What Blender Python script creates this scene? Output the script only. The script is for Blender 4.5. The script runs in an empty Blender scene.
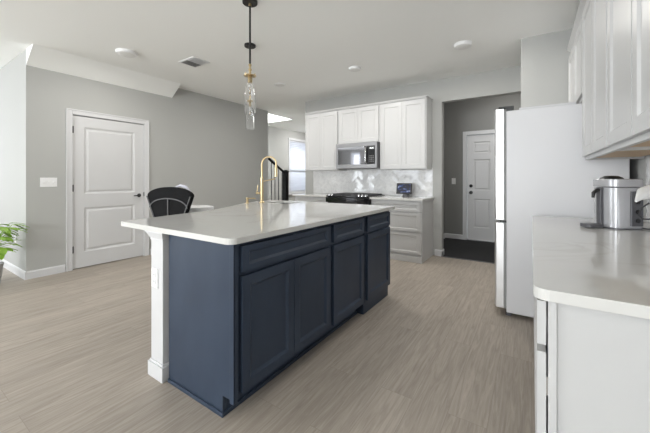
import bpy, bmesh, math, random
from mathutils import Vector, Matrix
random.seed(7)
sc = bpy.context.scene
C = sc.collection
PI = math.pi
# ------------------------------------------------------------------ camera
cd = bpy.data.cameras.new('camera'); cam = bpy.data.objects.new('camera', cd); C.objects.link(cam)
cd.sensor_width = 36; cd.lens = 310.75 / 650 * 36; cd.shift_y = -37.92 / 650; cd.clip_start = .02
cam.location = (0, 0, 1.201); cam.rotation_euler = (PI / 2, 0, math.radians(33.639))
sc.camera = cam
sc.view_settings.view_transform = 'Standard'; sc.view_settings.look = 'None'
sc.view_settings.gamma = 1; sc.view_settings.use_curve_mapping = False
sc.view_settings.exposure = -0.09
# ------------------------------------------------------------------ world and daylight
w = bpy.data.worlds.new('sky'); sc.world = w; w.use_nodes = True
w.node_tree.nodes['Background'].inputs[0].default_value = (.86, .92, 1, 1)
w.node_tree.nodes['Background'].inputs[1].default_value = 3.0
def area(name, loc, direction, sx, sy, power, col=(.95, .985, 1.0)):
    l = bpy.data.lights.new(name, 'AREA'); l.shape = 'RECTANGLE'; l.size = sx; l.size_y = sy
    l.energy = power; l.color = col
    o = bpy.data.objects.new(name, l); C.objects.link(o); o.location = loc
    o.rotation_euler = Vector(direction).to_track_quat('-Z', 'Z').to_euler()
    return o
# daylight coming in at the windows behind and beside the camera
area('daylight_patio', (-7.75, -5.55, 1.35), (0, 1, .12), .5, 2.3, 14)
area('daylight_rear', (-1.4, -5.55, 1.5), (-.3, 1, .8), 2.2, 1.9, 305)
area('daylight_dining_rear', (-8.75, -3.4, 1.5), (1, .3, .9), 2.0, 1.8, 185)
area('daylight_dining', (-8.75, -.4, 1.5), (1, 0, .7), 2.6, 1.8, 20)
area('daylight_hall', (-6.62, 8.1, 1.7), (1, 0, -.1), .9, 1.4, 12)
area('lamp_light_hall', (-5.3, 7.9, 2.69), (-.3, -.2, -1), .16, .16, 38, (1, .99, .97))  # unseen lamp added to brighten the stair hall walls
area('lamp_light_hallway', (-.2, 5.75, 2.68), (-.2, .35, -1), .16, .16, 10, (1, .98, .95))  # added fill lamp, out of view, lifting the entry door and hallway
area('daylight_stairwell', (-5.85, 4.9, 5.0), (0, 0, -1), 1.0, 2.2, 220)
# fill light: ceiling fittings in view, plus unseen ones added behind the camera
FILL_LAMPS = [(-4.10, 1.81), (-3.43, 3.82), (-2.05, 3.83), (-.655, 3.83), (-3.6, -1.2), (-1.2, -1.2), (-6.4, -1.2), (-3.6, -3.6), (-1.2, -3.6), (-6.4, -3.6)]
for k, (x_, y_) in enumerate(FILL_LAMPS): area('lamp_light', (x_, y_, 2.69), (0, 0, -1), .16, .16, 13.0 if k < 4 else 4.0, (1, .97, .92))

# ------------------------------------------------------------------ materials
def mat(name, col, rough=.5, metal=0, spec=.5, bump=None, noise=None, trans=0, emit=None, ior=None, alpha=1, coat=0):
    m = bpy.data.materials.new(name); m.use_nodes = True; nt = m.node_tree; b = nt.nodes['Principled BSDF']
    b.inputs['Base Color'].default_value = (*col, 1); b.inputs['Roughness'].default_value = rough
    b.inputs['Metallic'].default_value = metal; b.inputs['Specular IOR Level'].default_value = spec
    b.inputs['Transmission Weight'].default_value = trans; b.inputs['Coat Weight'].default_value = coat
    if ior: b.inputs['IOR'].default_value = ior
    if emit: b.inputs['Emission Color'].default_value = (*emit[0], 1); b.inputs['Emission Strength'].default_value = emit[1]
    tc = nt.nodes.new('ShaderNodeTexCoord')
    if noise:   # (scale, amount, vector stretch)
        n = nt.nodes.new('ShaderNodeTexNoise'); n.inputs['Scale'].default_value = noise[0]; n.inputs['Detail'].default_value = 4
        mp = nt.nodes.new('ShaderNodeMapping'); mp.inputs['Scale'].default_value = noise[2] if len(noise) > 2 else (1, 1, 1)
        nt.links.new(tc.outputs['Object'], mp.inputs[0]); nt.links.new(mp.outputs[0], n.inputs['Vector'])
        mx = nt.nodes.new('ShaderNodeMix'); mx.data_type = 'RGBA'
        a = noise[1]
        mx.inputs['A'].default_value = (*[c * (1 - a) for c in col], 1); mx.inputs['B'].default_value = (*[min(1, c * (1 + a)) for c in col], 1)
        nt.links.new(n.outputs['Fac'], mx.inputs['Factor']); nt.links.new(mx.outputs['Result'], b.inputs['Base Color'])
    if bump:
        n2 = nt.nodes.new('ShaderNodeTexNoise'); n2.inputs['Scale'].default_value = bump[0]; n2.inputs['Detail'].default_value = 3
        nt.links.new(tc.outputs['Object'], n2.inputs['Vector'])
        bp = nt.nodes.new('ShaderNodeBump'); bp.inputs['Strength'].default_value = bump[1]; bp.inputs['Distance'].default_value = .002
        nt.links.new(n2.outputs['Fac'], bp.inputs['Height']); nt.links.new(bp.outputs[0], b.inputs['Normal'])
    return m
M = {}
M['wall'] = mat('wall_paint', (.465, .467, .452), .75, bump=(180, .15))
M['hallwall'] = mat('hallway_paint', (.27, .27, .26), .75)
M['ceiling'] = mat('ceiling_paint', (.94, .945, .925), .9, bump=(120, .15))
M['trim'] = mat('white_trim_paint', (.68, .68, .69), .35)
M['door'] = mat('white_door_paint', (.66, .66, .665), .4)
M['cab'] = mat('white_cabinet_paint', (.60, .60, .60), .35)
M['cabdark'] = mat('cabinet_shadow_gap', (.05, .05, .05), .8)
M['wood'] = mat('cabinet_underside_wood', (.62, .45, .28), .55, noise=(6, .18, (1, 12, 1)))
M['matteblack'] = mat('matte_black_paint', (.010, .010, .011), .7, spec=.2)
M['black'] = mat('black_metal', (.015, .015, .016), .35)
M['blackgloss'] = mat('black_glass', (.01, .01, .012), .06)
M['castiron'] = mat('cast_iron', (.07, .07, .073), .55)
M['steel'] = mat('stainless_steel', (.62, .62, .63), .22, 1, noise=(60, .06, (1, 1, 12)))
M['sinksteel'] = mat('sink_steel', (.30, .30, .31), .35, 1)
M['microglass'] = mat('mirrored_dark_glass', (.22, .22, .235), .04, .8)
M['microsteel'] = mat('microwave_steel', (.33, .33, .34), .45, 1)
M['steeldoor'] = mat('stainless_door', (.85, .85, .86), .3, .75)
M['fridge'] = mat('fridge_grey_side', (.75, .745, .76), .45, .05, bump=(260, .25))
M['graphite'] = mat('graphite', (.03, .03, .032), .4)
M['darkgrey'] = mat('dark_grey_plastic', (.10, .10, .11), .4)
M['gold'] = mat('brushed_gold', (.62, .49, .29), .3, 1)
M['white'] = mat('white_plastic', (.88, .88, .88), .35)
M['glass'] = mat('clear_glass', (1, 1, 1), .02, trans=1, ior=1.45)
M['duct'] = mat('duct_grey', (.22, .22, .22), .7)
M['louvgrey'] = mat('louvre_grey', (.45, .45, .44), .6)
M['greyfabric'] = mat('grey_piping', (.15, .15, .155), .7)
M['blackfabric'] = mat('black_fabric', (.013, .013, .014), .9, spec=.15, noise=(40, .3), bump=(300, .4))
M['cord'] = mat('dark_cord', (.05, .05, .055), .5)
M['leaf'] = mat('green_leaf', (.24, .42, .05), .45, noise=(9, .4))
M['soil'] = mat('potting_soil', (.05, .035, .025), .95, bump=(60, 1))
M['pot'] = mat('grey_pot', (.30, .29, .28), .6)
M['tank'] = mat('silver_tank', (.50, .50, .52), .25, .22, bump=(14, .5))
M['bulb'] = mat('lamp_filament', (.9, .6, .3), .3, 1)
M['greyrug'] = mat('dark_mat', (.022, .022, .024), .95, noise=(35, .5), bump=(200, .8))
M['lens'] = mat('frosted_lens', (.82, .82, .80), .5)
M['curtain'] = mat('white_shade_cloth', (.85, .87, .92), .8)
M['softstrap'] = mat('pale_lilac_cloth', (.68, .67, .75), .7)

def navy():
    m = mat('navy_cabinet_paint', (.042, .062, .098), .42, spec=.35); nt = m.node_tree; b = nt.nodes['Principled BSDF']
    tc = nt.nodes.new('ShaderNodeTexCoord'); n = nt.nodes.new('ShaderNodeTexNoise'); n.inputs['Scale'].default_value = 5; n.inputs['Detail'].default_value = 6
    mp = nt.nodes.new('ShaderNodeMapping'); mp.inputs['Scale'].default_value = (1, 1, .5)
    nt.links.new(tc.outputs['Object'], mp.inputs[0]); nt.links.new(mp.outputs[0], n.inputs['Vector'])
    cr = nt.nodes.new('ShaderNodeValToRGB'); cr.color_ramp.elements[0].position = .3; cr.color_ramp.elements[1].position = .75
    cr.color_ramp.elements[0].color = (.031, .045, .073, 1); cr.color_ramp.elements[1].color = (.045, .065, .103, 1)
    nt.links.new(n.outputs['Fac'], cr.inputs[0]); nt.links.new(cr.outputs[0], b.inputs['Base Color'])
    return m
M['navy'] = navy()
def quartz():
    m = mat('white_quartz', (.71, .705, .68), .07, spec=.55); nt = m.node_tree; b = nt.nodes['Principled BSDF']
    tc = nt.nodes.new('ShaderNodeTexCoord')
    n = nt.nodes.new('ShaderNodeTexNoise'); n.inputs['Scale'].default_value = 1.6; n.inputs['Detail'].default_value = 8; n.inputs['Distortion'].default_value = 1.4
    nt.links.new(tc.outputs['Object'], n.inputs['Vector'])
    cr = nt.nodes.new('ShaderNodeValToRGB')
    e = cr.color_ramp.elements; e[0].position = .0; e[0].color = (.71, .705, .685, 1); e[1].position = 1; e[1].color = (.71, .705, .685, 1)
    for p_, c_ in ((.47, (.71, .705, .685, 1)), (.497, (.56, .53, .49, 1)), (.53, (.71, .705, .685, 1))):
        q = cr.color_ramp.elements.new(p_); q.color = c_
    nt.links.new(n.outputs['Fac'], cr.inputs[0])
    n2 = nt.nodes.new('ShaderNodeTexNoise'); n2.inputs['Scale'].default_value = 1.1; n2.inputs['Detail'].default_value = 2
    nt.links.new(tc.outputs['Object'], n2.inputs['Vector'])
    mr = nt.nodes.new('ShaderNodeMapRange'); mr.inputs[1].default_value = .5; mr.inputs[2].default_value = .75
    nt.links.new(n2.outputs['Fac'], mr.inputs[0])
    mx = nt.nodes.new('ShaderNodeMix'); mx.data_type = 'RGBA'; mx.inputs['A'].default_value = (.71, .705, .685, 1)
    nt.links.new(mr.outputs[0], mx.inputs['Factor']); nt.links.new(cr.outputs[0], mx.inputs['B']); nt.links.new(mx.outputs['Result'], b.inputs['Base Color'])
    return m
M['quartz'] = quartz()
def planks():
    m = mat('grey_oak_planks', (.4, .36, .32), .5, spec=.3); nt = m.node_tree; b = nt.nodes['Principled BSDF']; L = nt.links.new
    tc = nt.nodes.new('ShaderNodeTexCoord')
    mp = nt.nodes.new('ShaderNodeMapping'); mp.inputs['Rotation'].default_value = (0, 0, PI / 2)
    L(tc.outputs['Object'], mp.inputs[0])
    br = nt.nodes.new('ShaderNodeTexBrick'); br.offset = .37; br.inputs['Scale'].default_value = 1
    br.inputs['Brick Width'].default_value = 1.22; br.inputs['Row Height'].default_value = .18; br.inputs['Mortar Size'].default_value = .0010
    br.inputs['Mortar Smooth'].default_value = .3
    br.inputs['Color1'].default_value = (0, 0, 0, 1); br.inputs['Color2'].default_value = (1, 1, 1, 1); br.inputs['Mortar'].default_value = (.5, .5, .5, 1)
    L(mp.outputs[0], br.inputs['Vector'])
    # grain, stretched along the planks and shifted per plank
    sep = nt.nodes.new('ShaderNodeVectorMath'); sep.operation = 'MULTIPLY_ADD'; sep.inputs[1].default_value = (7, 3, 9)
    L(br.outputs['Color'], sep.inputs[0]); L(mp.outputs[0], sep.inputs[2])
    mp2 = nt.nodes.new('ShaderNodeMapping'); mp2.inputs['Scale'].default_value = (1.5, 22, 1); L(sep.outputs[0], mp2.inputs[0])
    g = nt.nodes.new('ShaderNodeTexNoise'); g.inputs['Scale'].default_value = 2.0; g.inputs['Detail'].default_value = 7; g.inputs['Distortion'].default_value = 1.3; g.inputs['Roughness'].default_value = .6
    L(mp2.outputs[0], g.inputs['Vector'])
    cr = nt.nodes.new('ShaderNodeValToRGB'); e = cr.color_ramp.elements
    e[0].position = .28; e[0].color = (.31, .268, .225, 1); e[1].position = .72; e[1].color = (.48, .425, .368, 1)
    L(g.outputs['Fac'], cr.inputs[0])
    hs = nt.nodes.new('ShaderNodeMapRange'); hs.inputs[3].default_value = .94; hs.inputs[4].default_value = 1.05; L(br.outputs['Color'], hs.inputs[0])
    mu = nt.nodes.new('ShaderNodeVectorMath'); mu.operation = 'SCALE'; L(cr.outputs[0], mu.inputs[0]); L(hs.outputs[0], mu.inputs['Scale'])
    mo = nt.nodes.new('ShaderNodeMix'); mo.data_type = 'RGBA'; mo.inputs['B'].default_value = (.29, .25, .21, 1)
    L(br.outputs['Fac'], mo.inputs['Factor']); L(mu.outputs[0], mo.inputs['A']); L(mo.outputs['Result'], b.inputs['Base Color'])
    bp = nt.nodes.new('ShaderNodeBump'); bp.inputs['Strength'].default_value = .25; bp.inputs['Distance'].default_value = .001
    L(g.outputs['Fac'], bp.inputs['Height']); L(bp.outputs[0], b.inputs['Normal'])
    return m
M['floor'] = planks()
def marble():
    m = mat('marble_tile', (.8, .8, .8), .07, spec=.9, coat=.6); nt = m.node_tree; b = nt.nodes['Principled BSDF']; L = nt.links.new
    tc = nt.nodes.new('ShaderNodeTexCoord'); n = nt.nodes.new('ShaderNodeTexNoise'); n.inputs['Scale'].default_value = 9; n.inputs['Detail'].default_value = 8; n.inputs['Distortion'].default_value = 2
    L(tc.outputs['Object'], n.inputs['Vector'])
    cr = nt.nodes.new('ShaderNodeValToRGB'); e = cr.color_ramp.elements; e[0].position = .3; e[0].color = (.80, .80, .81, 1); e[1].position = .6; e[1].color = (.92, .92, .92, 1)
    L(n.outputs['Fac'], cr.inputs[0]); L(cr.outputs[0], b.inputs['Base Color'])
    return m
M['marble'] = marble()
M['grout'] = mat('pale_grout', (.72, .72, .72), .8)
def screen():
    m = mat('display_screen', (.02, .02, .03), .15); nt = m.node_tree; b = nt.nodes['Principled BSDF']; L = nt.links.new
    tc = nt.nodes.new('ShaderNodeTexCoord'); n = nt.nodes.new('ShaderNodeTexNoise'); n.inputs['Scale'].default_value = 13; n.inputs['Detail'].default_value = 1
    mp = nt.nodes.new('ShaderNodeMapping'); mp.inputs['Scale'].default_value = (1, 1, 2.2)
    L(tc.outputs['Object'], mp.inputs[0]); L(mp.outputs[0], n.inputs['Vector'])
    cr = nt.nodes.new('ShaderNodeValToRGB'); e = cr.color_ramp.elements
    e[0].position = .5; e[0].color = (.006, .008, .02, 1); e[1].position = .75; e[1].color = (.75, .8, .9, 1)
    q = cr.color_ramp.elements.new(.60); q.color = (.03, .08, .28, 1)
    L(n.outputs['Fac'], cr.inputs[0]); L(cr.outputs[0], b.inputs['Emission Color']); b.inputs['Emission Strength'].default_value = .8
    return m
M['screen'] = screen()

# ------------------------------------------------------------------ helpers
def wm(o):
    m = o.matrix_basis.copy(); p = o.parent
    while p: m = p.matrix_basis @ m; p = p.parent
    return m
class MB:
    def __init__(s): s.b = bmesh.new()
    def box(s, x0, x1, y0, y1, z0, z1, bev=0, seg=2):
        t = bmesh.new(); bmesh.ops.create_cube(t, size=1)
        bmesh.ops.scale(t, vec=(abs(x1 - x0), abs(y1 - y0), abs(z1 - z0)), verts=t.verts)
        bmesh.ops.translate(t, vec=((x0 + x1) / 2, (y0 + y1) / 2, (z0 + z1) / 2), verts=t.verts)
        if bev: bmesh.ops.bevel(t, geom=t.edges[:], offset=bev, segments=seg, affect='EDGES', profile=.5)
        s.add(t); return s
    def add(s, t, mx=None):
        if mx: bmesh.ops.transform(t, matrix=mx, verts=t.verts)
        me = bpy.data.meshes.new('t'); t.to_mesh(me); t.free(); s.b.from_mesh(me); bpy.data.meshes.remove(me)
    def lathe(s, c, prof, n=32, axis='Z', caps=True):
        t = bmesh.new(); rings = []
        for r, z in prof:
            rings.append([t.verts.new((r * math.cos(2 * PI * k / n), r * math.sin(2 * PI * k / n), z)) for k in range(n)])
        for a, b_ in zip(rings, rings[1:]):
            for k in range(n): t.faces.new((a[k], a[(k + 1) % n], b_[(k + 1) % n], b_[k]))
        if caps:
            t.faces.new(rings[0][::-1]); t.faces.new(rings[-1])
        mx = Matrix.Translation(c)
        if axis == 'X': mx = mx @ Matrix.Rotation(PI / 2, 4, 'Y')
        elif axis == '-X': mx = mx @ Matrix.Rotation(-PI / 2, 4, 'Y')
        elif axis == '-Y': mx = mx @ Matrix.Rotation(PI / 2, 4, 'X')
        elif axis == 'Y': mx = mx @ Matrix.Rotation(-PI / 2, 4, 'X')
        s.add(t, mx); return s
    def tube(s, pts, r, n=12, rr=None):
        pts = [Vector(p) for p in pts]; t = bmesh.new(); rings = []; up = None
        for i, p in enumerate(pts):
            d = (pts[min(i + 1, len(pts) - 1)] - pts[max(i - 1, 0)]).normalized()
            if up is None: up = d.orthogonal().normalized()
            up = (up - d * up.dot(d)).normalized(); sd = d.cross(up)
            q = rr[i] if rr else r
            rings.append([t.verts.new(p + (up * math.cos(2 * PI * k / n) + sd * math.sin(2 * PI * k / n)) * q) for k in range(n)])
        for a, b_ in zip(rings, rings[1:]):
            for k in range(n): t.faces.new((a[k], a[(k + 1) % n], b_[(k + 1) % n], b_[k]))
        t.faces.new(rings[0][::-1]); t.faces.new(rings[-1]); s.add(t); return s
    def poly(s, pts, off):   # prism: planar polygon extruded along off
        t = bmesh.new(); v = [t.verts.new(p) for p in pts]; f = t.faces.new(v)
        r = bmesh.ops.extrude_face_region(t, geom=[f]); bmesh.ops.translate(t, vec=off, verts=[x for x in r['geom'] if isinstance(x, bmesh.types.BMVert)])
        bmesh.ops.recalc_face_normals(t, faces=t.faces); s.add(t); return s
    def slab(s, O, U, N, w_, h, t_, panels, b=.014, r=.009, field=None):
        """board with moulded panels: O lower corner of the front face, U along the width, N out of the front"""
        O = Vector(O); U = Vector(U); N = Vector(N); V = Vector((0, 0, 1)); t = bmesh.new()
        P = lambda u, v, n: t.verts.new(O + U * u + V * v + N * n)
        us = sorted({0, w_} | {p[0] for p in panels} | {p[2] for p in panels}); vs = sorted({0, h} | {p[1] for p in panels} | {p[3] for p in panels})
        for a, c in zip(us, us[1:]):
            for d, e in zip(vs, vs[1:]):
                mu, mv = (a + c) / 2, (d + e) / 2
                if any(p[0] < mu < p[2] and p[1] < mv < p[3] for p in panels): continue
                t.faces.new([P(a, d, 0), P(c, d, 0), P(c, e, 0), P(a, e, 0)])
        def ring(R0, n0, R1, n1):
            c0 = [(R0[0], R0[1]), (R0[2], R0[1]), (R0[2], R0[3]), (R0[0], R0[3])]; c1 = [(R1[0], R1[1]), (R1[2], R1[1]), (R1[2], R1[3]), (R1[0], R1[3])]
            for k in range(4):
                a, c = c0[k], c0[(k + 1) % 4]; d, e = c1[(k + 1) % 4], c1[k]
                t.faces.new([P(*a, n0), P(*c, n0), P(*d, n1), P(*e, n1)])
        for R in panels:
            sh = lambda R, q: (R[0] + q, R[1] + q, R[2] - q, R[3] - q)
            R1 = sh(R, b); ring(R, 0, R1, -r); last, ln = R1, -r
            if field:
                R2 = sh(R1, field[0]); ring(R1, -r, R2, -r); R3 = sh(R2, field[1]); ring(R2, -r, R3, -r + field[2]); last, ln = R3, -r + field[2]
            t.faces.new([P(last[0], last[1], ln), P(last[2], last[1], ln), P(last[2], last[3], ln), P(last[0], last[3], ln)])
        # sides and back
        c = [(0, 0), (w_, 0), (w_, h), (0, h)]
        for k in range(4):
            a, d = c[k], c[(k + 1) % 4]; t.faces.new([P(*a, -t_), P(*d, -t_), P(*d, 0), P(*a, 0)])
        t.faces.new([P(0, h, -t_), P(w_, h, -t_), P(w_, 0, -t_), P(0, 0, -t_)])
        bmesh.ops.remove_doubles(t, verts=t.verts, dist=1e-5)
        if U.cross(V).dot(N) < 0: bmesh.ops.reverse_faces(t, faces=t.faces)
        s.add(t); return s
    def build(s, name, m, parent=None, smooth=False, bev=0, bottom_origin=True):
        me = bpy.data.meshes.new(name)
        bmesh.ops.recalc_face_normals(s.b, faces=s.b.faces) if not getattr(s, 'keep', False) else None
        if smooth:
            for f in s.b.faces: f.smooth = True
            for e in s.b.edges:
                if len(e.link_faces) == 2 and e.calc_face_angle(0) > math.radians(38): e.smooth = False
        s.b.to_mesh(me); s.b.free(); o = bpy.data.objects.new(name, me); C.objects.link(o)
        me.materials.append(M[m] if isinstance(m, str) else m)
        if parent:
            o.parent = parent; me.transform(wm(parent).inverted())
        else:
            xs = [v.co for v in me.vertices]
            c = Vector(((min(v.x for v in xs) + max(v.x for v in xs)) / 2, (min(v.y for v in xs) + max(v.y for v in xs)) / 2, min(v.z for v in xs)))
            if bottom_origin: me.transform(Matrix.Translation(-c)); o.location = c
        if bev:
            md = o.modifiers.new('bevel', 'BEVEL'); md.width = bev; md.segments = 2; md.limit_method = 'ANGLE'; md.angle_limit = math.radians(40)
        return o
def tag(o, label=None, cat=None, group=None, kind=None):
    if label: o['label'] = label
    if cat: o['category'] = cat
    if group: o['group'] = group
    if kind: o['kind'] = kind
    return o
def thing(name, label, cat, loc, rz=0, group=None):
    o = bpy.data.objects.new(name, None); C.objects.link(o); o.location = loc; o.rotation_euler = (0, 0, rz); o.empty_display_size = .1
    return tag(o, label, cat, group)
def struct(name, mb, m, parent=None, smooth=False):
    o = mb.build(name, m, parent, smooth, bottom_origin=False)
    if not parent: o['kind'] = 'structure'
    return o
def copy_tree(o, loc, label=None, group=None):
    c = o.copy(); C.objects.link(c); c.location = loc
    if label: c['label'] = label
    if group: c['group'] = group
    for ch in list(o.children):
        d = ch.copy(); C.objects.link(d); d.parent = c
        for g in ch.children:
            e = g.copy(); C.objects.link(e); e.parent = d
    return c

# ------------------------------------------------------------------ room shell
H = 2.74
LX = -5.005          # left wall face with the door
BY = 5.0             # kitchen back wall face
RX = .645            # right wall face
struct('floor', MB().box(-8.7, 1.0, -5.5, 5.0, -.1, 0).box(-6.6, -3.66, 5.0, 9.2, -.1, 0), 'floor')
struct('floor_hallway', MB().box(-1.6, .4, 5.0, 6.75, -.1, .004), 'greyrug')
# ceiling with the stair opening left out (x -6.4..-5.2, y 5.0..6.27)
cl = MB().box(-8.7, 1.0, -5.5, 4.0, H, H + .12).box(-5.2, 1.0, 4.0, 9.2, H, H + .12).box(-8.7, -6.42, 4.0, 9.2, H, H + .12).box(-6.42, -5.2, 6.27, 9.2, H, H + .12)
struct('ceiling', cl, 'ceiling')
# upper floor shaft above the stairs
struct('wall_stairwell', MB().box(-6.52, -6.42, 4.0, 6.37, H + .12, 5.2).box(-5.2, -5.1, 3.9, 6.37, H + .12, 5.2).box(-6.42, -5.2, 6.27, 6.37, H + .12, 5.2).box(-6.42, -5.2, 3.9, 4.0, H - .3, 5.2).box(-6.52, -5.1, 3.9, 6.37, 5.2, 5.3), 'ceiling')
# left wall, with its door opening and the return into the dining area
d0, d1, dz = 1.552, 2.463, 2.045    # door opening
struct('wall_left', MB().box(LX - .12, LX, 1.106, d0, 0, H).box(LX - .12, LX, d1, 5.177, 0, H).box(LX - .12, LX, d0, d1, dz, H), 'wall')
struct('wall_return', MB().box(-8.7, LX - .12, 1.106, 1.226, 0, H), 'wall')
struct('ceiling_slope', MB().poly([(LX, 1.107, 2.55), (-4.737, 1.107, H), (LX, 1.107, H)], (0, 1.80, 0)), 'ceiling')
struct('wall_closet', MB().box(-5.9, -5.8, 1.3, 2.8, 0, H), 'wall')
# dining area far left wall with a window opening, and the rear wall with windows
struct('wall_dining', MB().box(-8.8, -8.7, -5.5, -4.4, 0, H).box(-8.8, -8.7, -2.4, -1.7, 0, H).box(-8.8, -8.7, .9, 1.226, 0, H).box(-8.8, -8.7, -1.7, .9, 0, .7).box(-8.8, -8.7, -1.7, .9, 2.5, H).box(-8.8, -8.7, -4.4, -2.4, 0, .7).box(-8.8, -8.7, -4.4, -2.4, 2.5, H), 'wall')
rw = MB()
WN = ((-8.05, -7.45, .02, 2.6), (-6.1, -3.5, .6, 2.5), (-2.5, -.3, .6, 2.5))
for a, b_, lo, hi in WN:
    if lo > .1: rw.box(a, b_, -5.5, -5.4, 0, lo)
    rw.box(a, b_, -5.5, -5.4, hi, H)
for a, b_ in ((-8.7, -8.05), (-7.45, -6.1), (-3.5, -2.5), (-.3, 1.0)): rw.box(a, b_, -5.5, -5.4, 0, H)
struct('wall_rear', rw, 'wall')
def window(i, x0, x1, z0, z1):
    f = MB(); m_ = (x0 + x1) / 2
    for (a, b_) in ((x0, x0 + .05), (x1 - .05, x1)): f.box(a, b_, -5.52, -5.38, z0, z1)
    f.box(x0, x1, -5.52, -5.38, z0, z0 + .05).box(x0, x1, -5.52, -5.38, z1 - .05, z1)
    if i > 2: f.box(m_ - .03, m_ + .03, -5.48, -5.42, z0, z1)
    struct('window_%d' % i, f, 'trim')
for k, q in enumerate(WN): window(k + 2, *q)
for k, (a, b_) in enumerate(((-1.7, .9), (-4.4, -2.4))):
    f = MB(); m_ = (a + b_) / 2
    f.box(-8.82, -8.68, a, a + .05, .7, 2.5).box(-8.82, -8.68, b_ - .05, b_, .7, 2.5).box(-8.82, -8.68, a, b_, .7, .75).box(-8.82, -8.68, a, b_, 2.45, 2.5).box(-8.78, -8.72, m_ - .03, m_ + .03, .7, 2.5)
    struct('window_%d' % (k + 5), f, 'trim')
# right wall, back wall, fridge alcove wall, entry hallway
struct('wall_right', MB().box(RX, RX + .12, -5.5, 4.03, 0, H), 'wall')
struct('wall_back', MB().box(-3.80, -1.16, BY, BY + .12, 0, H).box(-1.16, -.1, BY, BY + .12, 2.39, H).box(-3.80, -3.68, BY + .12, 9.2, 0, H), 'wall')
struct('wall_alcove', MB().box(-.1, RX + .12, 4.05, BY + .12, 0, H), 'wall')
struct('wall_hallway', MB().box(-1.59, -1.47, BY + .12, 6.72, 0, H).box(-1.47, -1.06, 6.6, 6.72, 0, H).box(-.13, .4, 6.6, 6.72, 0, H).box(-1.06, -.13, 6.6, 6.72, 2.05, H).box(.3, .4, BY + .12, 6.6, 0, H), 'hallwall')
# stair hall outside wall with its window opening
struct('wall_hall', MB().box(-6.52, -6.42, 3.9, 7.6, 0, H).box(-6.52, -6.42, 8.6, 9.2, 0, H).box(-6.52, -6.42, 7.6, 8.6, 0, .75).box(-6.52, -6.42, 7.6, 8.6, 2.44, H).box(-6.52, -3.68, 9.2, 9.3, 0, H).box(-6.42, LX - .12, 3.8, 3.9, 0, H), 'wall')
wf = MB()
wf.box(-6.42, -6.40, 7.545, 7.605, .70, 2.49, .004).box(-6.42, -6.40, 8.595, 8.655, .70, 2.49, .004).box(-6.42, -6.395, 7.545, 8.655, 2.43, 2.50, .004).box(-6.42, -6.37, 7.52, 8.68, .69, .75, .004)
wf.box(-6.50, -6.44, 7.6, 7.64, .75, 2.44).box(-6.50, -6.44, 8.56, 8.6, .75, 2.44).box(-6.50, -6.44, 7.6, 8.6, 1.42, 1.47).box(-6.5, -6.44, 7.6, 8.6, .75, .8).box(-6.5, -6.44, 7.6, 8.6, 2.39, 2.44)
win1 = struct('window_1', wf, 'trim')
# pleated translucent shade
sh = bpy.data.materials.new('shade_translucent'); sh.use_nodes = True; nt = sh.node_tree; nt.nodes.clear()
o_ = nt.nodes.new('ShaderNodeOutputMaterial'); tr = nt.nodes.new('ShaderNodeBsdfTranslucent'); df = nt.nodes.new('ShaderNodeBsdfDiffuse'); ms = nt.nodes.new('ShaderNodeMixShader')
tr.inputs[0].default_value = (.66, .67, .70, 1); df.inputs[0].default_value = (.6, .62, .66, 1); nt.links.new(tr.outputs[0], ms.inputs[1]); nt.links.new(df.outputs[0], ms.inputs[2]); ms.inputs[0].default_value = .4; nt.links.new(ms.outputs[0], o_.inputs[0])
s_ = MB()
for k in range(30):
    z = .8 + k * (1.60 / 30); s_.poly([(-6.433, 7.64, z), (-6.427, 7.64, z + .0265), (-6.433, 7.64, z + .053)], (0, .92, 0))
s_.build('window_shade', sh, win1)

# baseboards
def baseboard(name, segs):
    b = MB()
    for x0, y0, x1, y1, nx, ny in segs:
        p = [(0, 0), (.014, 0), (.014, .078), (.008, .092), (0, .096)]
        b.poly([(x0 + nx * a, y0 + ny * a, z) for a, z in p], (x1 - x0, y1 - y0, 0))
    struct(name, b, 'trim')
baseboard('baseboard_left', [(LX, 1.10, LX, 1.478, 1, 0), (LX, 2.542, LX, 5.177, 1, 0), (-8.7, 1.106, LX + .014, 1.106, 0, -1)])
baseboard('baseboard_back', [(-1.262, BY, -1.146, BY, 0, -1), (-1.16, 4.986, -1.16, 5.12, 1, 0), (-3.80, BY, -3.62, BY, 0, -1)])
baseboard('baseboard_hallway', [(-1.47, 6.6, -1.13, 6.6, 0, -1), (-1.47, 5.12, -1.47, 6.6, 1, 0)])
baseboard('baseboard_hall', [(-6.42, 3.95, -6.42, 9.2, 1, 0)])

# ------------------------------------------------------------------ doors
# two panel door in the left wall (faces +X)
sw = d1 - d0 - .016
dm = MB().slab((LX - .012, d0 + .008, .012), (0, 1, 0), (1, 0, 0), sw, 2.02, .035,
               [(.125, .20, sw - .125, .80), (.125, .98, sw - .125, 1.885)], .022, .012, (.012, .02, .009))
door1 = struct('door_1', dm, 'door')
casing = MB()
for y0, y1 in ((d0 - .066, d0), (d1, d1 + .066)):
    casing.box(LX, LX + .012, y0, y1, 0, dz + .066, .003)
casing.box(LX + .001, LX + .019, d0 - .066, d0 - .050, 0, dz + .066, .003).box(LX + .001, LX + .019, d1 + .050, d1 + .066, 0, dz + .066, .003)
casing.box(LX, LX + .012, d0, d1, dz, dz + .066, .003).box(LX + .001, LX + .019, d0 - .05, d1 + .05, dz + .05, dz + .066, .003)
casing.box(LX - .12, LX, d0 - .0, d0 + .006, 0, dz).box(LX - .12, LX, d1 - .006, d1, 0, dz).box(LX - .12, LX, d0, d1, dz - .006, dz)
struct('trim_1', casing, 'trim')
hn = MB().lathe((LX - .012, d1 - .075, .945), [(.027, 0), (.029, .004), (.024, .010), (.011, .014), (.011, .040), (.0, .042)], 24, 'X')
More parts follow.
